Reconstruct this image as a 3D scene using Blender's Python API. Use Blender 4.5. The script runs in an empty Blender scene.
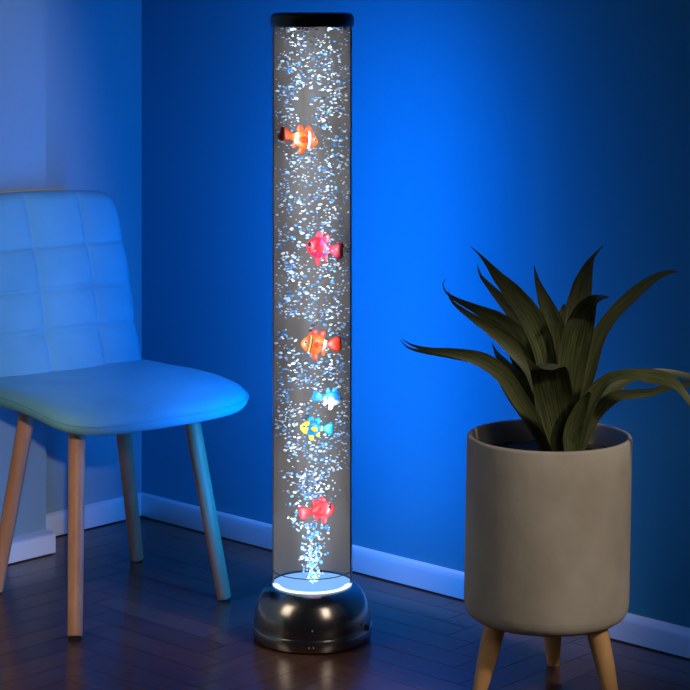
import bpy, bmesh, math, random
from mathutils import Vector, Matrix, noise
random.seed(7)
sc = bpy.context.scene
C = sc.collection
PI = math.pi
F, HOR, H = 1990.0, 20.0, 1.184          # focal length in pixels, horizon row, eye height

def at(u, v, Y):                          # a pixel at a known distance, as a point of the room
    return Vector(((u - 345) / F * Y, Y, H - (v - HOR) / F * Y))

# ------------------------------------------------------------------ materials
def mat(name, col, rough=.6, metal=0, spec=.5, coat=0, sheen=0, emis=None, es=0, sheen_tint=None):
    m = bpy.data.materials.new(name); m.use_nodes = True
    b = m.node_tree.nodes['Principled BSDF']
    b.inputs['Base Color'].default_value = (*col, 1)
    b.inputs['Roughness'].default_value = rough
    b.inputs['Metallic'].default_value = metal
    b.inputs['Specular IOR Level'].default_value = spec
    b.inputs['Coat Weight'].default_value = coat
    b.inputs['Sheen Weight'].default_value = sheen
    if sheen_tint: b.inputs['Sheen Tint'].default_value = (*sheen_tint, 1)
    if emis:
        b.inputs['Emission Color'].default_value = (*emis, 1)
        b.inputs['Emission Strength'].default_value = es
    return m

def nd(m, t, **k):
    n = m.node_tree.nodes.new(t)
    for a, b in k.items(): setattr(n, a, b)
    return n
def ln(m, a, b): m.node_tree.links.new(a, b)
def bsdf(m): return m.node_tree.nodes['Principled BSDF']

def noisy(m, c1, c2, scale=5, detail=4, bump=0, bscale=None, stretch=(1, 1, 1), dist=.002, lo=.35, hi=.65):
    tc = nd(m, 'ShaderNodeTexCoord'); mp = nd(m, 'ShaderNodeMapping')
    mp.inputs['Scale'].default_value = stretch
    ln(m, tc.outputs['Object'], mp.inputs['Vector'])
    n = nd(m, 'ShaderNodeTexNoise'); n.inputs['Scale'].default_value = scale; n.inputs['Detail'].default_value = detail
    ln(m, mp.outputs[0], n.inputs['Vector'])
    r = nd(m, 'ShaderNodeValToRGB')
    r.color_ramp.elements[0].position = lo; r.color_ramp.elements[0].color = (*c1, 1)
    r.color_ramp.elements[1].position = hi; r.color_ramp.elements[1].color = (*c2, 1)
    ln(m, n.outputs['Fac'], r.inputs['Fac']); ln(m, r.outputs['Color'], bsdf(m).inputs['Base Color'])
    if bump:
        n2 = nd(m, 'ShaderNodeTexNoise'); n2.inputs['Scale'].default_value = bscale or scale * 8; n2.inputs['Detail'].default_value = 6
        ln(m, mp.outputs[0], n2.inputs['Vector'])
        b = nd(m, 'ShaderNodeBump'); b.inputs['Strength'].default_value = bump; b.inputs['Distance'].default_value = dist
        ln(m, n2.outputs['Fac'], b.inputs['Height']); ln(m, b.outputs['Normal'], bsdf(m).inputs['Normal'])
    return m

M = {}
M['wall'] = noisy(mat('wall_paint', (.3, .36, .46), .85, spec=.2), (.25, .37, .44), (.275, .395, .47), 1.5, 3, .15, 120)
M['wall_blue_lit'] = noisy(mat('wall_paint_blue_lit', (.05, .24, .5), .8, spec=.15), (.042, .262, .375), (.047, .278, .395), 1.2, 3, .12, 120)  # right wall: the lamp's blue light is put into the paint colour
M['trim'] = noisy(mat('white_gloss_paint', (.8, .8, .82), .35), (.76, .77, .80), (.82, .82, .84), 3, 2)
M['gap'] = mat('dark_gap', (.01, .01, .01), .9)
M['ceil'] = mat('ceiling_paint', (.5, .5, .52), .9)
M['black'] = mat('black_gloss_plastic', (.33, .295, .26), .2, metal=1, coat=.2)
M['capblack'] = mat('satin_black_plastic', (.006, .006, .006), .3, spec=.5)
M['matte_black'] = mat('matte_black', (.008, .008, .008), .6)
M['concrete'] = noisy(mat('concrete', (.4, .36, .3), .85, spec=.2), (.34, .30, .245), (.46, .415, .35), 7, 10, .5, 60, stretch=(1, 1, .7), dist=.0012)
M['soil'] = noisy(mat('soil', (.03, .02, .015), .95), (.012, .008, .006), (.05, .03, .02), 60, 6, .9, 90, dist=.01)
def wood(name, a, b):
    return noisy(mat(name, a, .42, spec=.4), a, b, 14, 6, .12, 60, stretch=(3, 3, .25))
M['beech'] = wood('beech_wood', (.52, .215, .10), (.66, .30, .155))
M['potwood'] = wood('pot_leg_wood', (.52, .29, .12), (.62, .36, .16))
M['fabric'] = noisy(mat('velvet_fabric', (.2, .42, .58), .85, spec=.15, sheen=.15, sheen_tint=(.4, .8, 1)), (.15, .39, .47), (.19, .44, .52), 9, 5, .35, 420, dist=.0008)
M['tan_line'] = mat('tan_edge', (.62, .36, .16), .5)
M['film'] = noisy(mat('grey_backing', (.14, .12, .11), .5, spec=.3), (.120, .098, .088), (.155, .130, .118), 5, 3, stretch=(2, 2, .5))
M['dark_edge'] = mat('dark_edge_tone', (.004, .006, .012), .3)
M['edge'] = mat('pale_edge_tone', (.22, .23, .26), .4)
M['glow'] = mat('added_blue_glow', (0, 0, 0), 1, emis=(0.0, .22, 1), es=17.5)
M['glow2'] = mat('added_blue_glow_bright', (0, 0, 0), 1, emis=(0.0, .22, 1), es=24.0)
M['disc'] = mat('led_disc', (0, 0, 0), 1, emis=(.22, .50, 1), es=1.0)
M['ringglow'] = mat('led_ring', (0, 0, 0), 1, emis=(.75, .88, 1), es=1.6)
M['darkring'] = mat('blue_line', (.01, .05, .25), .2)
M['silver'] = mat('silver_print', (.5, .5, .5), .3)

def glassy(name, tint, base, facing):
    m = bpy.data.materials.new(name); m.use_nodes = True
    nt = m.node_tree; nt.nodes.clear()
    out = nt.nodes.new('ShaderNodeOutputMaterial'); mix = nt.nodes.new('ShaderNodeMixShader')
    tr = nt.nodes.new('ShaderNodeBsdfTransparent'); tr.inputs['Color'].default_value = (*tint, 1)
    gl = nt.nodes.new('ShaderNodeBsdfGlossy'); gl.inputs['Roughness'].default_value = .06
    lw = nt.nodes.new('ShaderNodeLayerWeight'); lw.inputs['Blend'].default_value = .12
    ge = nt.nodes.new('ShaderNodeNewGeometry'); iv = nt.nodes.new('ShaderNodeMath'); iv.operation = 'SUBTRACT'; iv.inputs[0].default_value = .3
    mu = nt.nodes.new('ShaderNodeMath'); mu.operation = 'MULTIPLY'; mu.use_clamp = True     # only the outer face mirrors the room
    nt.links.new(ge.outputs['Backfacing'], iv.inputs[1]); nt.links.new(lw.outputs['Fresnel'], mu.inputs[0]); nt.links.new(iv.outputs[0], mu.inputs[1])
    nt.links.new(mu.outputs[0], mix.inputs[0]); nt.links.new(tr.outputs[0], mix.inputs[1]); nt.links.new(gl.outputs[0], mix.inputs[2])
    nt.links.new(mix.outputs[0], out.inputs[0]); return m
M['acrylic'] = glassy('clear_acrylic', (.98, .98, .98), 0, 0)

m = M['bubble'] = mat('air_bubble', (.8, .9, 1), .25, spec=.8, coat=.3)
g = nd(m, 'ShaderNodeNewGeometry'); r = nd(m, 'ShaderNodeValToRGB'); e = r.color_ramp.elements
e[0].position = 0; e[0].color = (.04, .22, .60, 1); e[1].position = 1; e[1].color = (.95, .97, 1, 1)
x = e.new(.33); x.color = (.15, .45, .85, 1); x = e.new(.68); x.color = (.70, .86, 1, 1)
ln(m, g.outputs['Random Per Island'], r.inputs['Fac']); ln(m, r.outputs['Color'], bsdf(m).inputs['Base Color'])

# parquet: colour differs plank by plank, grain stretched along the planks by UV
m = M['parquet'] = mat('herringbone_parquet', (.1, .05, .03), .3, spec=.5)
g = nd(m, 'ShaderNodeNewGeometry'); r = nd(m, 'ShaderNodeValToRGB'); e = r.color_ramp.elements
e[0].color = (.085, .042, .030, 1); e[1].color = (.135, .070, .048, 1)
x = e.new(.5); x.color = (.115, .055, .036, 1)
ln(m, g.outputs['Random Per Island'], r.inputs['Fac'])
uv = nd(m, 'ShaderNodeUVMap'); uv.uv_map = 'UVMap'; mp = nd(m, 'ShaderNodeMapping'); mp.inputs['Scale'].default_value = (4, 60, 1)
ln(m, uv.outputs[0], mp.inputs['Vector']); n = nd(m, 'ShaderNodeTexNoise'); n.inputs['Scale'].default_value = 1.2; n.inputs['Detail'].default_value = 6
ln(m, mp.outputs[0], n.inputs['Vector'])
mx = nd(m, 'ShaderNodeMix', data_type='RGBA', blend_type='MULTIPLY'); mx.inputs[0].default_value = .8
gr = nd(m, 'ShaderNodeValToRGB'); gr.color_ramp.elements[0].position = .3; gr.color_ramp.elements[0].color = (.55, .5, .5, 1); gr.color_ramp.elements[1].position = .7
ln(m, n.outputs['Fac'], gr.inputs['Fac']); ln(m, r.outputs['Color'], mx.inputs[6]); ln(m, gr.outputs['Color'], mx.inputs[7])
ln(m, mx.outputs[2], bsdf(m).inputs['Base Color'])
n3 = nd(m, 'ShaderNodeTexNoise'); n3.inputs['Scale'].default_value = 2.5
rr = nd(m, 'ShaderNodeMapRange'); rr.inputs[3].default_value = .16; rr.inputs[4].default_value = .32
tc = nd(m, 'ShaderNodeTexCoord'); ln(m, tc.outputs['Object'], n3.inputs['Vector']); ln(m, n3.outputs['Fac'], rr.inputs[0]); ln(m, rr.outputs[0], bsdf(m).inputs['Roughness'])
b = nd(m, 'ShaderNodeBump'); b.inputs['Strength'].default_value = .15; b.inputs['Distance'].default_value = .0008
ln(m, n.outputs['Fac'], b.inputs['Height']); ln(m, b.outputs['Normal'], bsdf(m).inputs['Normal'])

# leaf: olive green with long streaks and a paler rim, laid out by UV
m = M['leaf'] = mat('leaf_green', (.04, .07, .03), .46, spec=.45)
uv = nd(m, 'ShaderNodeUVMap'); uv.uv_map = 'UVMap'; mp = nd(m, 'ShaderNodeMapping'); mp.inputs['Scale'].default_value = (14, 1.2, 1)
ln(m, uv.outputs[0], mp.inputs['Vector']); n = nd(m, 'ShaderNodeTexNoise'); n.inputs['Scale'].default_value = 1.6; n.inputs['Detail'].default_value = 4
ln(m, mp.outputs[0], n.inputs['Vector']); r = nd(m, 'ShaderNodeValToRGB'); e = r.color_ramp.elements
e[0].position = .35; e[0].color = (.022, .036, .014, 1); e[1].position = .7; e[1].color = (.135, .145, .05, 1)
ln(m, n.outputs['Fac'], r.inputs['Fac']); ln(m, r.outputs['Color'], bsdf(m).inputs['Base Color'])

# ------------------------------------------------------------------ mesh helpers
def finish(name, bm, m, parent=None, smooth=True, mats=None):
    me = bpy.data.meshes.new(name); bmesh.ops.recalc_face_normals(bm, faces=bm.faces); bm.to_mesh(me); bm.free()
    for f in me.polygons: f.use_smooth = smooth
    for q in (mats or [m]): me.materials.append(q)
    o = bpy.data.objects.new(name, me); C.objects.link(o)
    if parent: o.parent = parent
    return o
def auto(o, ang=35):
    me = o.data
    bm = bmesh.new(); bm.from_mesh(me)
    for e in bm.edges:
        if len(e.link_faces) == 2: e.smooth = e.calc_face_angle(0) < math.radians(ang)
    bm.to_mesh(me); bm.free(); return o
def empty(name, loc, label, cat, group=None, rz=0):
    o = bpy.data.objects.new(name, None); C.objects.link(o); o.location = loc; o.rotation_euler = (0, 0, rz)
    o.empty_display_size = .05; o['label'] = label; o['category'] = cat
    if group: o['group'] = group
    return o
def lathe(bm, prof, seg=96, a0=0, a1=2 * PI, closed=False):
    full = abs(a1 - a0 - 2 * PI) < 1e-6; n = seg if full else seg + 1
    rings = []
    for r, z in prof:
        if r < 1e-6: rings.append([bm.verts.new((0, 0, z))] * n)
        else: rings.append([bm.verts.new((r * math.cos(a0 + (a1 - a0) * i / seg), r * math.sin(a0 + (a1 - a0) * i / seg), z)) for i in range(n)])
    K = len(prof)
    for j in range(K if closed else K - 1):
        A, B = rings[j], rings[(j + 1) % K]
        for i in range(seg):
            k = (i + 1) % n
            vs = []
            for v in (A[i], A[k], B[k], B[i]):
                if v not in vs: vs.append(v)
            if len(vs) > 2:
                try: bm.faces.new(vs)
                except ValueError: pass
    if closed and not full:
        bm.faces.new([r[0] for r in rings]); bm.faces.new([r[-1] for r in rings][::-1])
def box(bm, x0, x1, y0, y1, z0, z1, mtx=None):
    vs = [bm.verts.new((x, y, z)) for x in (x0, x1) for y in (y0, y1) for z in (z0, z1)]
    for f in ((0, 1, 3, 2), (4, 6, 7, 5), (0, 4, 5, 1), (2, 3, 7, 6), (0, 2, 6, 4), (1, 5, 7, 3)): bm.faces.new([vs[i] for i in f])
    if mtx: bmesh.ops.transform(bm, matrix=mtx, verts=vs)
    return vs
def bar(bm, p, q, r0, r1, seg=28, cap=.0015):
    p, q = Vector(p), Vector(q); d = (q - p); L = d.length; d.normalize()
    R = d.to_track_quat('Z', 'Y').to_matrix().to_4x4(); R.translation = p
    b2 = [bm.verts.new((0, 0, 0))]; prof = [(r0 - cap, 0), (r0, cap), (r1, L - cap), (r1 - cap, L)]
    bm.verts.remove(b2[0])
    rings = [[bm.verts.new(R @ Vector((r * math.cos(2 * PI * i / seg), r * math.sin(2 * PI * i / seg), z))) for i in range(seg)] for r, z in prof]
    for A, B in zip(rings, rings[1:]):
        for i in range(seg): bm.faces.new((A[i], A[(i + 1) % seg], B[(i + 1) % seg], B[i]))
    bm.faces.new(rings[0][::-1]); bm.faces.new(rings[-1])
def tube(bm, pts, r, seg=8, closed=False):
    pts = [Vector(p) for p in pts]; n = len(pts); rings = []
    up = Vector((0, 0, 1))
    for i, p in enumerate(pts):
        t = (pts[(i + 1) % n] - pts[i - 1]) if closed else (pts[min(i + 1, n - 1)] - pts[max(i - 1, 0)])
        t.normalize(); s = t.cross(up)
        if s.length < .05: s = t.cross(Vector((1, 0, 0)))
        s.normalize(); w = s.cross(t)
        rr = r[i] if isinstance(r, (list, tuple)) else r
        rings.append([bm.verts.new(p + s * rr * math.cos(2 * PI * k / seg) + w * rr * math.sin(2 * PI * k / seg)) for k in range(seg)])
    for j in range(n if closed else n - 1):
        A, B = rings[j], rings[(j + 1) % n]
        for k in range(seg): bm.faces.new((A[k], A[(k + 1) % seg], B[(k + 1) % seg], B[k]))
    if not closed: bm.faces.new(rings[0][::-1]); bm.faces.new(rings[-1])

# ------------------------------------------------------------------ the room
O = Vector((-.486, 4.741, 0))             # foot of the corner, at the baseboard faces
A = Vector((.727, -.686, 0)).normalized() # along the right wall, towards the camera
B = Vector((-A.y * -1 if False else A.y, -A.x, 0)) # along the left wall, towards the camera
RM = Matrix(((A.x, B.x, 0, O.x), (A.y, B.y, 0, O.y), (0, 0, 1, 0), (0, 0, 0, 1)))   # (s, t, z) -> room: s along right wall, t along left wall
T = .015
def struct(o): o['kind'] = 'structure'; return o
def room_box(name, m, *b):
    bm = bmesh.new(); box(bm, *b, mtx=RM); return struct(finish(name, bm, m, smooth=False))
room_box('wall_right', M['wall_blue_lit'], -T - .12, 4.2, -T - .12, -T, 0, 2.6)
room_box('wall_left', M['wall'], -T - .12, -T, -T, 4.2, 0, 2.6)
room_box('wall_pillar', M['wall'], -T, .095, .359, 1.9, 0, 2.6)
room_box('floor_base', M['gap'], -.3, 4.2, -.3, 4.2, -.06, -.0015)
room_box('ceiling', M['ceil'], -.14, 4.2, -.14, 4.2, 2.6, 2.68)
def baseboard(name, path, closed_end=False):
    prof = [(0, .003), (T, .003), (T, .040), (T * .8, .048), (T * .35, .053), (0, .054)]
    bm = bmesh.new(); rings = []
    for (s, t, ns, nt) in path:           # point on the wall face and the (mitred) outward direction
        rings.append([bm.verts.new(RM @ Vector((s + ns * d, t + nt * d, z))) for d, z in prof])
    for a, b in zip(rings, rings[1:]):
        for k in range(len(prof)): bm.faces.new((a[k], a[(k + 1) % len(prof)], b[(k + 1) % len(prof)], b[k]))
    bm.faces.new(rings[0]); bm.faces.new(rings[-1][::-1])
    return struct(auto(finish(name, bm, M['trim']), 50))
baseboard('baseboard_right', [(-T, -T, 1, 1), (4.2, -T, 0, 1)])
baseboard('baseboard_left', [(-T, -T, 1, 1), (-T, .344, 1, 0)])
baseboard('baseboard_pillar', [(-T, .359, 0, -1), (.095, .359, 1, -1), (.095, 1.9, 1, 0)])
# herringbone floor, every plank an island of one mesh
bm = bmesh.new(); uvl = bm.loops.layers.uv.new('UVMap'); W, N = .066, 5; g_ = .0006
def plank(x0, y0, x1, y1, horiz):
    vs = [bm.verts.new(RM @ Vector((x, y, 0))) for x, y in ((x0 + g_, y0 + g_), (x1 - g_, y0 + g_), (x1 - g_, y1 - g_), (x0 + g_, y1 - g_))]
    f = bm.faces.new(vs); ou, ov = random.random() * 50, random.random() * 50
    for l, (x, y) in zip(f.loops, ((x0, y0), (x1, y0), (x1, y1), (x0, y1))):
        l[uvl].uv = ((x if horiz else y) + ou, (y if horiz else x) + ov)
for k in range(-70, 140):
    for j in range(-14, 15):
        for hz in (1, 0):
            if hz: x0, y0, x1, y1 = k + 2 * N * j, k, k + 2 * N * j + N, k + 1
            else: x0, y0, x1, y1 = N + k + 2 * N * j, 1 - N + k, N + k + 1 + 2 * N * j, 1 + k
            x0, y0, x1, y1 = [q * W for q in (x0, y0, x1, y1)]
            if x1 < -.1 or y1 < -.1 or x0 > 4.1 or y0 > 4.1: continue
            plank(x0, y0, x1, y1, hz)
me = bpy.data.meshes.new('floor'); bm.to_mesh(me); bm.free(); me.materials.append(M['parquet'])
fl = bpy.data.objects.new('floor', me); C.objects.link(fl); struct(fl)
if fl.data.polygons[0].normal.z < 0: fl.data.flip_normals()
fb = bpy.data.objects['floor_base']; fb.name = 'floor_underlay'

# ------------------------------------------------------------------ bubble lamp
LX, LY = -.0628, 3.819
lamp = empty('bubble_lamp', (LX, LY, 0), 'tall clear tube floor lamp full of bubbles and toy fish on a black domed base', 'floor lamp')
R0 = .0778
bm = bmesh.new()
lathe(bm, [(0, .002), (.108, .002), (.1125, .004), (.1138, .010), (.1138, .024), (.1126, .0262), (.1122, .0275), (.1118, .036), (.1100, .052), (.1062, .068), (.1005, .081), (.0935, .0915), (.0865, .098), (.0805, .1015), (.0786, .1020), (.0780, .0990), (0, .0990)], 128)
auto(finish('base', bm, M['black'], lamp), 40)
bm = bmesh.new(); lathe(bm, [(.1128, .0255), (.1146, .0262), (.1128, .0272)], 128); finish('base_rim', bm, M['black'], lamp)
def front(ang, r, z): return Vector((r * math.sin(ang), -r * math.cos(ang), z))
for dx, z, h in ((.002, .044, .0022), (-.004, .0135, .0020), (.004, .0135, .0020)):
    bm = bmesh.new(); p = front(dx / .112, .1118 if z > .03 else .1137, z); box(bm, p.x - .0011, p.x + .0011, p.y - .0007, p.y + .002, z, z + h)
    finish('printed_mark', bm, M['silver'], lamp, smooth=False)
bm = bmesh.new(); p = front(math.radians(68), .105, .030); q = front(math.radians(68), .116, .030); bar(bm, p, q, .006, .0055); jack = finish('power_socket', bm, M['matte_black'], lamp)
bm = bmesh.new(); p = front(math.radians(58), .108, .042); q = front(math.radians(58), .1125, .042); bar(bm, p, q, .003, .003); finish('switch', bm, M['matte_black'], lamp)
bm = bmesh.new(); lathe(bm, [(0, 1.1985), (.066, 1.1985), (.0735, 1.1972), (.0780, 1.1940), (.0804, 1.188), (.0808, 1.184), (.0804, 1.178), (.0796, 1.1725), (.0782, 1.1710), (0, 1.1710)], 128)
auto(finish('cap', bm, M['capblack'], lamp), 45)
bm = bmesh.new(); lathe(bm, [(R0, .1022), (R0, 1.1708)], 128); finish('tube', bm, M['acrylic'], lamp)
bm = bmesh.new(); lathe(bm, [(0, .1035), (R0 - .0012, .1035)], 96); finish('light_disc', bm, M['disc'], lamp)
bm = bmesh.new(); lathe(bm, [(R0 - .0016, .1037), (R0 - .0016, .1062), (R0 - .0030, .1075), (.0700, .1066), (.0640, .1042), (.0640, .1037)], 96, math.radians(190), math.radians(350), closed=True); finish('light_ring', bm, M['ringglow'], lamp)
bm = bmesh.new(); tube(bm, [((R0 - .0012) * math.cos(2 * PI * i / 96) , (R0 - .0012) * math.sin(2 * PI * i / 96), .1320) for i in range(96)], .0009, 6, True); finish('seal_ring', bm, M['darkring'], lamp)
def arc_sheet(name, m, r, th, a0, a1, z0=.108, z1=1.1705):
    bm = bmesh.new(); n = 1
    prof = [(r, z0), (r, z1), (r - th, z1), (r - th, z0)]
    lathe(bm, prof, max(3, int(abs(a1 - a0) / 2)), math.radians(a0), math.radians(a1), closed=True)
    return auto(finish(name, bm, m, lamp), 40)
arc_sheet('backing', M['film'], R0 - .0014, .0008, 16, 170)  # added opaque sheet: the tube's grey look put into colour, hides the glow
arc_sheet('backing_edge', M['edge'], R0 - .0014, .0012, 170.5, 195)  # added strip: the tube's lighter left edge put into colour
arc_sheet('dark_edge_strip', M['dark_edge'], R0 - .0014, .0014, -15, 15.5, z1=.97)  # added strip: dark shading of the tube's right edge put into colour
arc_sheet('backing_strip', M['film'], R0 - .0014, .0014, -15, 15.5, z0=.971)
arc_sheet('added_glow_sheet', M['glow'], R0 - .0004, .0006, 22, 94, z0=.12, z1=1.168)  # added sheets, unseen from the front, throw the lamp's blue onto the walls
arc_sheet('added_glow_sheet', M['glow2'], R0 - .0004, .0006, 95, 160, z0=.12, z1=1.168)  # brighter sheet, added to lift the left wall and chair

# bubbles: a swarm nobody could count
bm = bmesh.new()
sph = bmesh.new(); bmesh.ops.create_icosphere(sph, subdivisions=2, radius=1); SV = [v.co.copy() for v in sph.verts]; SF = [[v.index for v in f.verts] for f in sph.faces]; sph.free()
s1 = bmesh.new(); bmesh.ops.create_icosphere(s1, subdivisions=1, radius=1); SV1 = [v.co.copy() for v in s1.verts]; SF1 = [[v.index for v in f.verts] for f in s1.faces]; s1.free()
FISH = [  # u, v, size, facing(+1 right), pitch, yaw, kind
    (303, 139, .073, 1, -14, 15), (320.5, 248, .068, -1, 8, -14), (316.5, 344, .073, -1, 2, 10),
    (331, 398, .056, 1, -8, 12), (313, 428, .060, -1, 4, 8), (321, 510, .066, 1, 12, -10)]
def blob(p, sx, sz, big):
    V, Fc = (SV, SF) if big else (SV1, SF1)
    sy = sx * random.uniform(.8, 1.1); ax = random.uniform(-.25, .25)
    vs = [bm.verts.new((p[0] + v.x * sx, p[1] + v.y * sy, p[2] + v.z * sz + v.x * sx * ax)) for v in V]
    for f in Fc: bm.faces.new([vs[i] for i in f]).smooth = True
count = 0; tries = 0; clusters = [(random.uniform(-.06, .06), random.uniform(.36, 1.15)) for _ in range(60)]
def width_at(v):
    if v > 470: return .012 + max(0, (590 - v)) / 120 * .045
    return .0715
while count < 3200 and tries < 60000:
    tries += 1
    z = .105 + random.random() ** .98 * 1.06
    v = HOR + (H - z) / LY * F
    w = width_at(v)
    if v > 470:
        x = max(-w * 1.15, min(w * 1.15, random.gauss(0, w * .42))); y = random.gauss(-.01, w * .4)
        if random.random() < .12: continue
        if v > 525 and random.random() < .15: continue
    else:
        if random.random() < .22:
            cx, cz = random.choice(clusters); x = cx + random.gauss(0, .012); z = cz + random.gauss(0, .010); y = random.uniform(-.05, .03)
        else: x = random.uniform(-w, w); y = random.uniform(-.066, .05)
        if noise.noise(Vector((x * 26, 3.3, z * 26))) < -.40 + random.uniform(-.18, .18): continue
        if v > 440 and x < -.05: continue
    if abs(x) > .048: y = random.uniform(-.008, .045)
    if x * x + y * y > (R0 - .0065) ** 2 or z > 1.165 or z < .11: continue
    px, pv = 345 + (LX + x) / LY * F, v
    hit = any(abs(px - f[0]) < 20 and abs(pv - f[1]) < 12 for f in FISH)
    if hit and y < -.012 and random.random() < .62: continue
    if hit and -.048 < y < .0: continue
    big = random.random() < .16 * (1 if z > .3 else .4)
    sx = random.uniform(.0030, .0048) if big else random.uniform(.0015, .0031)
    sz = sx * random.uniform(.32, .7)
    if v > 500: sz = sx * random.uniform(.6, 1)
    blob((x, y, z), sx, sz, big); count += 1
for i in range(46):                        # foam line under the cap
    a = random.uniform(-1.5, 1.5); blob((math.sin(a) * .064, -math.cos(a) * .064, random.uniform(1.1655, 1.1695)), random.uniform(.003, .006), .0016, False)
me = bpy.data.meshes.new('air_bubbles'); bm.to_mesh(me); bm.free(); me.materials.append(M['bubble'])
bub = bpy.data.objects.new('air_bubbles', me); C.objects.link(bub); bub.location = (LX, LY, 0)
bub['label'] = 'swarm of tiny white and blue air bubbles rising inside the clear tube'; bub['category'] = 'bubbles'; bub['kind'] = 'stuff'

# ------------------------------------------------------------------ toy fish
def stripes(name, base, marks):
    """colour bands along the body, read from the object's own x axis; marks = [(x, colour)] with constant steps"""
    m = mat(name, base, .35, spec=.5)
    tc = nd(m, 'ShaderNodeTexCoord'); sp = nd(m, 'ShaderNodeSeparateXYZ'); ln(m, tc.outputs['Object'], sp.inputs[0])
    nz = nd(m, 'ShaderNodeMath', operation='MULTIPLY_ADD'); ln(m, sp.outputs['Z'], nz.inputs[0]); nz.inputs[1].default_value = .18; ln(m, sp.outputs['X'], nz.inputs[2])
    mr = nd(m, 'ShaderNodeMapRange'); mr.inputs[1].default_value = -.5; mr.inputs[2].default_value = .5; ln(m, nz.outputs[0], mr.inputs[0])
    r = nd(m, 'ShaderNodeValToRGB'); r.color_ramp.interpolation = 'CONSTANT'; e = r.color_ramp.elements
    e[0].position = 0; e[0].color = (*marks[0][1], 1); e[1].position = marks[1][0] + .5; e[1].color = (*marks[1][1], 1)
    for p, c in marks[2:]:
        q = e.new(p + .5); q.color = (*c, 1)
    ln(m, mr.outputs[0], r.inputs['Fac']); ln(m, r.outputs['Color'], bsdf(m).inputs['Base Color']); return m
def spotted(name, base, spot, scale=5, th=.36):
    m = mat(name, base, .35); tc = nd(m, 'ShaderNodeTexCoord'); v = nd(m, 'ShaderNodeTexVoronoi'); v.inputs['Scale'].default_value = scale
    ln(m, tc.outputs['Object'], v.inputs['Vector']); r = nd(m, 'ShaderNodeValToRGB'); r.color_ramp.interpolation = 'CONSTANT'; e = r.color_ramp.elements
    e[0].color = (*spot, 1); e[1].position = th; e[1].color = (*base, 1); ln(m, v.outputs['Distance'], r.inputs['Fac']); ln(m, r.outputs['Color'], bsdf(m).inputs['Base Color']); return m
def twotone(name, top, bot):
    m = mat(name, top, .35); tc = nd(m, 'ShaderNodeTexCoord'); sp = nd(m, 'ShaderNodeSeparateXYZ'); ln(m, tc.outputs['Object'], sp.inputs[0])
    r = nd(m, 'ShaderNodeValToRGB'); e = r.color_ramp.elements; e[0].position = .42; e[0].color = (*bot, 1); e[1].position = .5; e[1].color = (*top, 1)
    a = nd(m, 'ShaderNodeMath', operation='ADD'); a.inputs[1].default_value = .5; ln(m, sp.outputs['Z'], a.inputs[0]); ln(m, a.outputs[0], r.inputs['Fac']); ln(m, r.outputs['Color'], bsdf(m).inputs['Base Color']); return m
WH, BK = (.9, .9, .95), (.01, .01, .012)
OR, RD, PK = (.95, .13, .015), (.85, .05, .02), (.90, .015, .04)
M['clown1'] = stripes('orange_clown_body', OR, [(-.5, OR), (-.2, WH), (-.13, OR), (.08, BK), (.095, WH), (.165, BK), (.18, OR)])
M['clown2'] = stripes('red_orange_body', RD, [(-.5, OR), (-.24, BK), (-.22, WH), (-.15, BK), (-.13, OR), (.12, BK), (.14, (.7, .5, .2)), (.18, BK), (.2, OR)])
M['pinkspot'] = stripes('coral_banded', PK, [(-.5, PK), (-.19, (.03, .015, .15)), (-.12, PK), (-.02, (.5, .03, .25)), (.02, PK), (.5, PK)])
M['redspot'] = spotted('scarlet_body', (.92, .03, .035), (.05, .01, .05), 3.6, .17)
M['bluewhite'] = twotone('blue_white', (.02, .25, .85), (.85, .92, 1))
YE, BL = (.85, .55, .03), (.01, .22, .55)
M['yellowblue'] = stripes('yellow_blue', YE, [(-.5, BL), (-.28, YE), (-.22, BL), (.14, YE), (.5, YE)])
for k, c in dict(f_or=(.85, .07, .01), f_rd=(.75, .04, .015), f_pk=(.88, .05, .09), f_sc=(.85, .03, .04), f_bl=(.02, .3, .75), f_wh=(.85, .92, 1), f_tb=(.0, .28, .5), f_ye=YE).items():
    M[k] = mat('fin_' + k, c, .4)
M['eye_w'] = mat('eye_white', (.9, .9, .9), .2); M['eye_k'] = mat('eye_black', (.004, .004, .006), .1)

def fish_body():                            # unit length nose +.36 .. peduncle -.27, height along z
    prof = [(.36, .012, .01), (.34, .055, .04), (.29, .115, .075), (.20, .175, .105), (.09, .205, .12), (-.02, .195, .11), (-.12, .145, .08), (-.20, .09, .05), (-.27, .06, .03)]
    bm = bmesh.new(); n = 20; rings = []
    for x, h, w in prof: rings.append([bm.verts.new((x, w * math.cos(2 * PI * i / n), h * math.sin(2 * PI * i / n) * (1.0 if math.sin(2 * PI * i / n) > 0 else 1.0))) for i in range(n)])
    for a, b in zip(rings, rings[1:]):
        for i in range(n): bm.faces.new((a[i], a[(i + 1) % n], b[(i + 1) % n], b[i]))
    bm.faces.new(rings[0]); bm.faces.new(rings[-1][::-1]); return bm
def fin(outline, th=.03, y=0, tilt=0):      # a rounded blade in the xz plane, thick in the middle, thin at the rim
    bm = bmesh.new(); n = len(outline); cx = sum(p[0] for p in outline) / n; cz = sum(p[1] for p in outline) / n
    rim = [bm.verts.new((x, 0, z)) for x, z in outline]
    for s in (1, -1):
        inn = [bm.verts.new((cx + (x - cx) * .7, s * th * .4, cz + (z - cz) * .7)) for x, z in outline]; c = bm.verts.new((cx, s * th * .5, cz))
        for i in range(n):
            k = (i + 1) % n; bm.faces.new((rim[i], rim[k], inn[k], inn[i])); bm.faces.new((inn[i], inn[k], c))
    bmesh.ops.transform(bm, matrix=Matrix.Translation((0, y, 0)) @ Matrix.Rotation(tilt, 4, 'X'), verts=bm.verts); return bm
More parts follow.
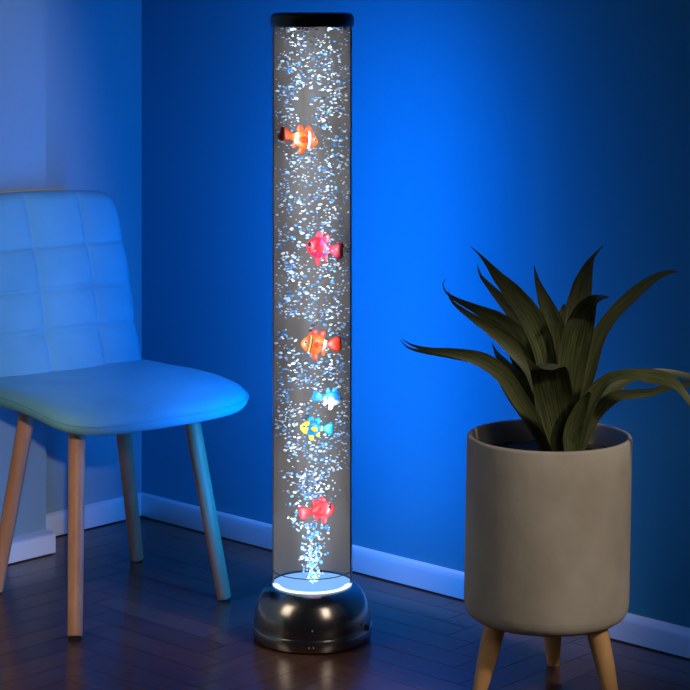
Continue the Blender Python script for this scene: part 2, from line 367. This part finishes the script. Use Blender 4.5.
def smooth_poly(pts, it=2):
    for _ in range(it):
        q = []
        for i in range(len(pts)):
            a, b = pts[i], pts[(i + 1) % len(pts)]
            q += [(a[0] * .75 + b[0] * .25, a[1] * .75 + b[1] * .25), (a[0] * .25 + b[0] * .75, a[1] * .25 + b[1] * .75)]
        pts = q
    return pts
TAIL = smooth_poly([(-.22, .05), (-.34, .11), (-.46, .17), (-.58, .15), (-.56, .05), (-.60, -.05), (-.56, -.15), (-.44, -.16), (-.34, -.10), (-.22, -.05)])
DORS = smooth_poly([(.20, .15), (.16, .27), (.06, .33), (-.02, .26), (0, .16)])
DORS2 = smooth_poly([(-.02, .15), (-.06, .26), (-.15, .30), (-.22, .22), (-.16, .08)])
BELLY = smooth_poly([(.12, -.16), (.10, -.28), (.02, -.36), (-.06, -.30), (-.02, -.15)])
ANAL = smooth_poly([(-.08, -.12), (-.13, -.24), (-.22, -.24), (-.20, -.06)])
PECT = smooth_poly([(.08, .02), (.0, .07), (-.11, .03), (-.13, -.06), (-.03, -.09), (.06, -.04)])
FM = [('clown1', 'f_or', 'f_or'), ('pinkspot', 'f_pk', 'f_sc'), ('clown2', 'f_rd', 'f_or'), ('bluewhite', 'f_bl', 'f_wh'), ('yellowblue', 'f_tb', 'f_ye'), ('redspot', 'f_sc', 'f_sc')]
FL = ['orange and white striped toy fish, the topmost fish in the clear tube',
      'plump pinkish red toy fish with dark spots, second from the top in the tube',
      'orange toy fish with dark banded fins at half height of the tube',
      'bright blue toy fish with a white belly, just above the yellow one',
      'yellow headed toy fish with a teal blue body and tail in the tube',
      'scarlet toy fish with a dark eye, lowest fish in the clear tube']
for (u, v, S, face, pitch, yaw), (mb, mf, m2), lab in zip(FISH, FM, FL):
    p = at(u, v, LY - .028)
    fe = empty('toy_fish', p, lab, 'toy fish', 'toy fish in the lamp tube')
    fe.rotation_euler = (0, math.radians(-pitch) * 1, math.radians(yaw) + (PI if face < 0 else 0)); S *= 1.14; fe.scale = (S, S, S * {'pinkspot': 1.3, 'clown2': 1.1}.get(mb, 1.05))
    EK = 1.3 if mb in ('pinkspot', 'redspot') else 1.0
    finish('body', fish_body(), M[mb], fe)
    finish('tail_fin', fin(TAIL, .06), M[mf], fe)
    finish('dorsal_fin', fin(DORS, .05), M[mf], fe); finish('dorsal_fin', fin(DORS2, .05), M[mf], fe)
    finish('pelvic_fin', fin(BELLY, .05), M[m2], fe); finish('anal_fin', fin(ANAL, .05), M[m2], fe)
    for s in (1, -1):
        finish('pectoral_fin', fin(PECT, .04, s * .125, s * .3), M[m2], fe)
        bm = bmesh.new(); bmesh.ops.create_uvsphere(bm, u_segments=14, v_segments=10, radius=.036 * EK, matrix=Matrix.Translation((.255, s * .066, .045)))
        ey = finish('eye', bm, M['eye_w'], fe)
        bm = bmesh.new(); bmesh.ops.create_uvsphere(bm, u_segments=14, v_segments=10, radius=.027 * EK * EK, matrix=Matrix.Translation((.262, s * .083, .045)))
        finish('pupil', bm, M['eye_k'], ey)

# ------------------------------------------------------------------ chair
CX, CY = -.486, 4.084
fr = Vector((.63, -.777, 0)).normalized(); rt = Vector((-fr.y, fr.x, 0))
ch = empty('dining_chair', (CX, CY, 0), 'blue velvet chair with a square-stitched backrest and round wooden legs by the corner', 'chair', rz=math.atan2(rt.y, rt.x))
# local frame: x = chair's right side in the picture, -y = front
def seat_z(x, y):                           # saddle: rises to the back, waterfall at the front, sides dip midway
    yy = -y
    return .012 * (x / .215) ** 2 * (1 - abs(yy) / .4) + .002 - .017 * max(0, (yy - .05) / .165) ** 2 + .010 * max(0, (-yy - .06) / .14) ** 2
def sup(a, p): c, s = math.cos(a), math.sin(a); return (abs(c) ** (2 / p) * (1 if c > 0 else -1), abs(s) ** (2 / p) * (1 if s > 0 else -1))
bm = bmesh.new(); n = 120
prof = [(0.0, .440), (.3, .440), (.6, .4395), (.82, .437), (.92, .433), (.975, .426), (1.0, .416), (.994, .406), (.97, .398), (.92, .392), (.8, .389), (.4, .388), (0, .388)]
rings = []
for k, z in prof:
    if k == 0: rings.append([bm.verts.new((0, 0, z + seat_z(0, 0)))] * n); continue
    ring = []
    for i in range(n):
        a = 2 * PI * i / n; sx, sy = sup(a, 5.6); x = sx * .228 * k; y = sy * .222 * k
        taper = 1 + .0 * y; x *= 1 + .05 * (-y / .218)          # slightly wider at the front
        under = max(0, 1 - max(abs(x), 0) / .2) * 0
        ring.append(bm.verts.new((x, y, z + seat_z(x, y))))
    rings.append(ring)
for a, b in zip(rings, rings[1:]):
    for i in range(n):
        vs = []
        for q in (a[i], a[(i + 1) % n], b[(i + 1) % n], b[i]):
            if q not in vs: vs.append(q)
        if len(vs) > 2: bm.faces.new(vs)
st = finish('seat', bm, M['fabric'], ch)
bm = bmesh.new(); pts = []
for i in range(n):
    a = 2 * PI * i / n; sx, sy = sup(a, 5.6); x = sx * .2285 * (1 + .05 * (-sy)); y = sy * .2225; pts.append((x, y, .417 + seat_z(x, y)))
tube(bm, pts, .0016, 6, True); finish('piping', bm, M['fabric'], st)
# backrest
W0, W1 = -.228, .192; Z0, Z1 = .425, .806
cols = (-.17, -.037, .096); rows = (.700, .610, .525)
def back_y(z):
    t = (z - Z0) / (Z1 - Z0); return .188 + .105 * t - .018 * math.sin(PI * t) + (.02 * max(0, .25 - t) / .25) * -1
bm = bmesh.new(); NX, NZ = 100, 96; fg, bg = [], []
def insetf(x, z):                            # 0 at the outline .. 1 well inside, round corners at the top
    return 0
for side in (0, 1):
    G = []
    for j in range(NZ + 1):
        t = j / NZ; row = []
        for i in range(NX + 1):
            s = i / NX
            # spread lines: denser near the outline
            zz = Z0 + (Z1 - Z0) * t; xx = W0 + (W1 - W0) * s
            cr = .045
            top = Z1 + .008 * (1 - ((xx - (W0 + W1) / 2) / .21) ** 2)
            zz = Z0 + (top - Z0) * t
            # squeeze the ends of the rows that lie in the rounded top corners
            dz = zz - (top - cr)
            if dz > 0:
                ins = cr - math.sqrt(max(0, cr * cr - dz * dz)); ins *= .85
                c = (W0 + W1) / 2; hw = (W1 - W0) / 2; xx = c + (xx - c) * (hw - ins) / hw
            ex = min(s, 1 - s) * (W1 - W0); ez = (1 - t) * (Z1 - Z0)
            rx = min(1, ex / .022); rz = min(1, ez / .022)
            th = math.sqrt(max(0, 1 - (1 - rx) ** 2)) * math.sqrt(max(0, 1 - (1 - rz) ** 2))
            y0 = back_y(zz)
            if side == 0:
                d = min([abs(xx - c) for c in cols]); e = min([abs(zz - c) for c in rows])
                puff = .0075 * (min(1, d / .05) ** .5 + min(1, e / .04) ** .5 - 2) - .0055 * (math.exp(-d / .004) + math.exp(-e / .004))
                y = y0 - .024 * th - puff * th
            else: y = y0 + .020 * th
            row.append(bm.verts.new((xx, y, zz)))
        G.append(row)
    for j in range(NZ):
        for i in range(NX): bm.faces.new((G[j][i], G[j][i + 1], G[j + 1][i + 1], G[j + 1][i]))
bmesh.ops.remove_doubles(bm, verts=bm.verts, dist=.0004)
bk = finish('backrest', bm, M['fabric'], ch)
bm = bmesh.new(); pts = []
c = (W0 + W1) / 2
for i in range(41):
    x = W0 + .012 + (.30 - .0) * i / 40; top = Z1 + .008 * (1 - ((x - c) / .21) ** 2)
    k = max(0, (W0 + .05 - x) / .05)
    pts.append((x, back_y(top) + .008, top - .0005 - .02 * k * k + (.0012 if i < 36 else .0012 * (40 - i) / 4)))
tube(bm, pts, .0022, 8); o = finish('top_tan_line', bm, M['tan_line'], bk); o['label'] = 'thin tan line along the top of the backrest'  # tan line, a slim tube along the backrest's top edge
# legs
def loc(pt): return Vector(((pt[0] - CX) * rt.x + (pt[1] - CY) * rt.y, -((pt[0] - CX) * fr.x + (pt[1] - CY) * fr.y), 0))
for (fx, fy), tp in (((-.517, 3.81), (-.531, 3.945)), ((-.246, 4.06), (-.318, 4.067)), ((-.4555, 4.358), (-.484, 4.265)), ((-.722, 4.115), (-.652, 4.110))):
    f = loc((fx, fy)); tp = loc(tp); top = Vector((tp.x, tp.y, .394)); foot = Vector((f.x, f.y, .004))
    bm = bmesh.new(); bar(bm, top, foot, .0172, .0145, 32)
    lg = auto(finish('leg', bm, M['beech'], ch), 40)
    bm = bmesh.new(); bar(bm, foot + Vector((0, 0, .001)), Vector((f.x, f.y, 0)), .0128, .0128, 24, .0008); finish('foot_pad', bm, M['matte_black'], lg)
    d = (foot - top).normalized(); q = top + d * .036; side = Vector((1, -.35, 0)).normalized() * .0150
    bm = bmesh.new(); bmesh.ops.create_uvsphere(bm, u_segments=12, v_segments=8, radius=.0038, matrix=Matrix.Translation(q + side)); finish('screw', bm, M['matte_black'], lg)
bm = bmesh.new(); box(bm, -.14, .14, -.12, .12, .377, .390); finish('mounting_board', bm, M['matte_black'], ch, smooth=False)

# ------------------------------------------------------------------ planter and plant
PX, PY = .3585, 3.52
pot = empty('planter', (PX, PY, 0), 'beige concrete cylinder planter on three tapered wooden legs', 'planter')
bm = bmesh.new(); RP = .1455
lathe(bm, [(0, .132), (.118, .132), (.131, .1335), (.139, .139), (.1435, .148), (.1455, .160), (.1455, .20), (RP, .30), (RP, .40), (RP, .4455), (.1440, .4495), (.1405, .4510), (.1375, .4500), (.1360, .4470), (.1355, .40), (.135, .37), (0, .37)], 160)
for v in bm.verts:                           # leans a touch to the right towards the rim
    v.co.x += (v.co.z - .30) * .018
pb = auto(finish('pot', bm, M['concrete'], pot), 50)
bm = bmesh.new(); prof = [(0, .4130)]
lathe(bm, [(0, .418), (.05, .419), (.10, .416), (.1345, .412), (.1345, .39), (0, .39)], 90)
for v in bm.verts:
    v.co.x += (v.co.z - .30) * .018
    if v.co.z > .41: v.co.z += .006 * noise.noise(v.co * 40)
finish('soil', bm, M['soil'], pot)
for ang in (80, 202, 320):
    a = math.radians(ang); foot = Vector((math.cos(a) * .137, math.sin(a) * .137, 0)); top = Vector((math.cos(a) * .100, math.sin(a) * .100, .137))
    bm = bmesh.new(); rs = [(0, .0195), (.25, .0190), (.5, .0175), (.8, .0140), (.97, .0118), (1, .0105)]
    ring = []
    for t, r in rs:
        p = top.lerp(foot, t); ring.append([bm.verts.new((p.x + r * math.cos(2 * PI * i / 32), p.y + r * math.sin(2 * PI * i / 32), p.z)) for i in range(32)])
    for q, w in zip(ring, ring[1:]):
        for i in range(32): bm.faces.new((q[i], q[(i + 1) % 32], w[(i + 1) % 32], w[i]))
    bm.faces.new(ring[0]); bm.faces.new(ring[-1][::-1]); auto(finish('leg', bm, M['potwood'], pot), 45)

plant = empty('potted_plant', (PX, PY, .416), 'dark green plant with long pointed curling leaves growing in the concrete planter', 'plant')
def catmull(P, n):
    out = []
    for i in range(len(P) - 1):
        p0, p1, p2, p3 = P[max(i - 1, 0)], P[i], P[i + 1], P[min(i + 2, len(P) - 1)]
        for k in range(n):
            t = k / n
            out.append([.5 * (2 * b + (c - a) * t + (2 * a - 5 * b + 4 * c - d) * t * t + (3 * b - a - 3 * c + d) * t ** 3) for a, b, c, d in zip(p0, p1, p2, p3)])
    out.append(list(P[-1])); return out
def leaf(ctrl, y0, y1, fold=.35, tw0=0, tw1=0, power=1.4, side=None):
    """ctrl: (u, v, width px) from base to tip; y0,y1: distance at base and tip; twist in degrees turns the blade about its spine"""
    bm = bmesh.new(); uvl = bm.loops.layers.uv.new('UVMap'); P = catmull(ctrl, 10); n = len(P); pts = []
    for i, q in enumerate(P):
        u, v, w = q[:3]; t = i / (n - 1); Y = q[3] if side else y0 + (y1 - y0) * t ** power; pts.append((at(u, v, Y) - Vector((PX, PY, .416)), max(w, .6) * Y / F / 2))
    rows = []; K = 6; seed = random.random() * 9
    for i, (p, hw) in enumerate(pts):
        t = i / (n - 1); tan = (pts[min(i + 1, n - 1)][0] - pts[max(i - 1, 0)][0]).normalized()
        view = Vector((0, -1, .25)).normalized(); s = tan.cross(view)
        if side: s = side - tan * side.dot(tan)
        s.normalize(); nn = s.cross(tan)
        a = math.radians(tw0 + (tw1 - tw0) * t); sd = s * math.cos(a) + nn * math.sin(a); nr = nn * math.cos(a) - s * math.sin(a)
        hw = min(hw / max(.45, abs(math.cos(a))), hw * 1.8)
        row = []
        for layer in (0, 1):
            for k in range(K + 1):
                x = k / K * 2 - 1; q = p + sd * hw * x - nr * hw * fold * (1 - x * x) * (1 if True else 0)
                th = .0011 * (1 - x * x) * min(1, hw / .006) + .0002
                q = q + nr * (th if layer else -th); row.append(bm.verts.new(q))
        rows.append(row)
    m_ = 2 * (K + 1)
    order = list(range(K + 1)) + list(range(m_ - 1, K, -1))
    for i in range(n - 1):
        for j in range(len(order)):
            a, b = order[j], order[(j + 1) % len(order)]
            f = bm.faces.new((rows[i][a], rows[i][b], rows[i + 1][b], rows[i + 1][a]))
            for l, (ii, kk) in zip(f.loops, ((i, a), (i, b), (i + 1, b), (i + 1, a))): l[uvl].uv = ((kk % (K + 1)) / K + seed, ii / n * 3 + seed)
    bm.faces.new([rows[0][j] for j in order]); bm.faces.new([rows[-1][j] for j in order][::-1])
    return auto(finish('leaf', bm, M['leaf'], plant), 60)
b = 3.50
L = leaf
# left side
L([(549, 452, 12), (537, 428, 16), (520, 400, 17), (503, 375, 17), (482, 360, 15), (455, 353, 9), (430, 350, 5), (412, 345, 2), (402, 339, .5)], 3.49, 3.40, .30, 0, 25)
L([(546, 448, 10), (533, 425, 12), (514, 398, 12), (498, 374, 10), (478, 361, 9), (450, 356, 5), (425, 352, 4), (409, 348, 2), (400, 340, .5)], 3.53, 3.58, .3, -10, -30)
L([(552, 440, 12), (545, 400, 15), (534, 362, 18), (517, 336, 19), (497, 320, 16), (476, 309, 9), (457, 300, 4.5), (446, 292, 1.8), (443, 284, 1), (446, 279, .5)], 3.54, 3.60, .25, 10, 35)
L([(550, 445, 12), (543, 405, 14), (532, 370, 16), (512, 346, 17), (492, 330, 12), (472, 317, 7), (457, 306, 4), (450, 298, 1.8), (449, 290, .5)], 3.50, 3.44, .35, 0, 20)
L([(556, 440, 14), (550, 390, 20), (544, 350, 22), (531, 318, 24), (514, 295, 20), (498, 277, 12), (486, 262, 5), (478, 253, 2), (471, 247, .5)], 3.50, 3.38, .4, 0, -15)
L([(556, 440, 12), (550, 392, 16), (538, 350, 18), (522, 325, 16), (506, 305, 12), (491, 288, 7), (481, 276, 3), (477, 264, .5)], 3.55, 3.62, .3, -10, 10)
L([(553, 450, 12), (542, 425, 17), (528, 398, 21), (513, 376, 17), (502, 361, 9), (496, 352, 4), (492, 343, .5)], 3.56, 3.66, .25, -10, 0)
L([(553, 450, 12), (543, 415, 18), (532, 385, 20), (520, 362, 16), (511, 349, 8), (505, 338, .5)], 3.57, 3.66, .3)
# upright ones
L([(560, 440, 14), (558, 390, 24), (556, 345, 26), (551, 318, 20), (543, 297, 12), (537, 280, 5), (534, 265, .5)], 3.53, 3.52, .45, 0, -10)
L([(563, 440, 14), (563, 390, 20), (563, 340, 18), (563, 318, 12), (564, 304, 2)], 3.58, 3.64, .3)
L([(566, 440, 14), (569, 390, 20), (573, 345, 24), (577, 312, 24), (582, 288, 20), (587, 270, 12), (593, 257, 4), (603, 246, .5)], 3.56, 3.58, .4, 0, 15)
L([(565, 445, 14), (568, 400, 24), (573, 360, 29), (579, 330, 29), (585, 311, 22), (592, 301, 12), (600, 298, 6), (609, 297, 1)], 3.50, 3.36, .35, 0, -20)
L([(570, 448, 12), (578, 405, 16), (588, 370, 17), (597, 340, 15), (610, 318, 13), (625, 302, 13), (642, 287, 11), (658, 276, 7), (670, 272, 4), (678, 272, .5)], 3.54, 3.50, .35, 0, 30)
# right side, arching over
L([(574, 452, 14), (582, 420, 17), (594, 394, 15), (608, 379, 11), (628, 374, 10), (650, 376, 15), (668, 380, 14), (680, 389, 9), (691, 404, 6), (700, 422, 1)], 3.46, 3.36, .3, 0, 35)
L([(577, 450, 12), (588, 418, 15), (602, 398, 14), (620, 384, 10), (645, 373, 6), (668, 372, 6), (692, 377, 6), (712, 382, 1)], 3.52, 3.58, .3, 0, 30)
L([(580, 450, 10), (592, 420, 13), (607, 402, 13), (622, 395, 10), (648, 393, 8), (668, 387, 6), (690, 384, 5), (710, 388, 1)], 3.50, 3.48, .3, 0, -35)
# the broad blade that bends towards the viewer, and short ones at the base
L([(563, 455, 18, 3.46), (560, 430, 30, 3.45), (556, 405, 37, 3.43), (552, 385, 38, 3.40), (549, 372, 37, 3.375), (547, 367.5, 35, 3.35), (544, 368, 30, 3.32), (540, 370, 22, 3.295), (535, 369, 12, 3.28), (530, 363, 5, 3.27), (526, 357, .6, 3.265)], 0, 0, .18, side=Vector((1, 0, .05)))
L([(572, 456, 14), (572, 436, 18), (577, 418, 16), (584, 402, 10), (590, 392, 3)], 3.44, 3.40, .35)
L([(552, 455, 12), (549, 430, 18), (544, 405, 18), (538, 385, 10), (533, 370, .5)], 3.50, 3.46, .3)
bm = bmesh.new(); lathe(bm, [(0, -.012), (.020, -.010), (.018, .02), (.012, .05), (0, .06)], 24)
s = finish('stem', bm, M['leaf'], plant); s.location = at(562, 452, 3.50) - Vector((PX, PY, .416)); s.location.z = 0

# ------------------------------------------------------------------ light
def look(o, tgt): o.rotation_euler = (Vector(tgt) - o.location).to_track_quat('-Z', 'Y').to_euler()
def area(name, loc, tgt, w, h, power, col, spread=180):
    d = bpy.data.lights.new(name, 'AREA'); d.shape = 'RECTANGLE'; d.size = w; d.size_y = h; d.energy = power; d.color = col; d.spread = math.radians(spread)
    o = bpy.data.objects.new(name, d); C.objects.link(o); o.location = loc; look(o, tgt); return o
def spot(name, loc, tgt, power, col, ang, blend, rad=.08):
    d = bpy.data.lights.new(name, 'SPOT'); d.energy = power; d.color = col; d.spot_size = math.radians(ang); d.spot_blend = blend; d.shadow_soft_size = rad
    o = bpy.data.objects.new(name, d); C.objects.link(o); o.location = loc; look(o, tgt); return o
WARM = (1, .88, .74)
area('softbox_left', (-1.40, 2.95, 1.0), (LX, LY - .05, .03), .6, .9, .36, WARM, 42)
area('softbox_right', (.72, 2.5, .95), (LX, LY - .05, .03), .4, .8, .26, WARM, 42)
o = spot('room_spot', (0, .3, 1.45), (0, 1, 1), 190, (1, .95, .84), 80, .12, .04)
a = math.radians(-47.2); o.rotation_euler = Vector((math.sin(a), math.cos(a), -.19)).to_track_quat('-Z', 'Y').to_euler()
spot('plant_spot', (1.75, 2.0, 1.75), (.37, 3.50, .33), 105, (1, .87, .75), 17, .5)
for k in (-1, 1):                          # added unseen white lights in the tube's front, brightening bubbles, fish and backing
    area('tube_fill', (LX + k * .036, LY - .064, .64), (LX, LY + .05, .64), .003, 1.06, .66, (.78, .89, 1), 112)
p = bpy.data.lights.new('base_led', 'SPOT'); p.energy = 1.2; p.color = (.30, .60, 1); p.spot_size = math.radians(100); p.shadow_soft_size = .02
o = bpy.data.objects.new('base_led', p); C.objects.link(o); o.location = (LX, LY - .02, .106); o.rotation_euler = (PI, 0, 0)

w = bpy.data.worlds.new('World'); sc.world = w; w.use_nodes = True
w.node_tree.nodes['Background'].inputs[0].default_value = (.20, .25, .45, 1); w.node_tree.nodes['Background'].inputs[1].default_value = .05

# ------------------------------------------------------------------ camera
cam = bpy.data.cameras.new('camera'); co = bpy.data.objects.new('camera', cam); C.objects.link(co)
co.location = (0, 0, H); co.rotation_euler = (PI / 2, 0, 0)
cam.sensor_fit = 'HORIZONTAL'; cam.sensor_width = 36; cam.lens = 36 * F / 690; cam.shift_y = -(345 - HOR) / 690; cam.clip_start = .05
sc.camera = co
vs = sc.view_settings; vs.view_transform = 'Standard'; vs.look = 'None'; vs.gamma = 1; vs.exposure = 0; vs.use_curve_mapping = False
sc.cycles.transparent_max_bounces = 16
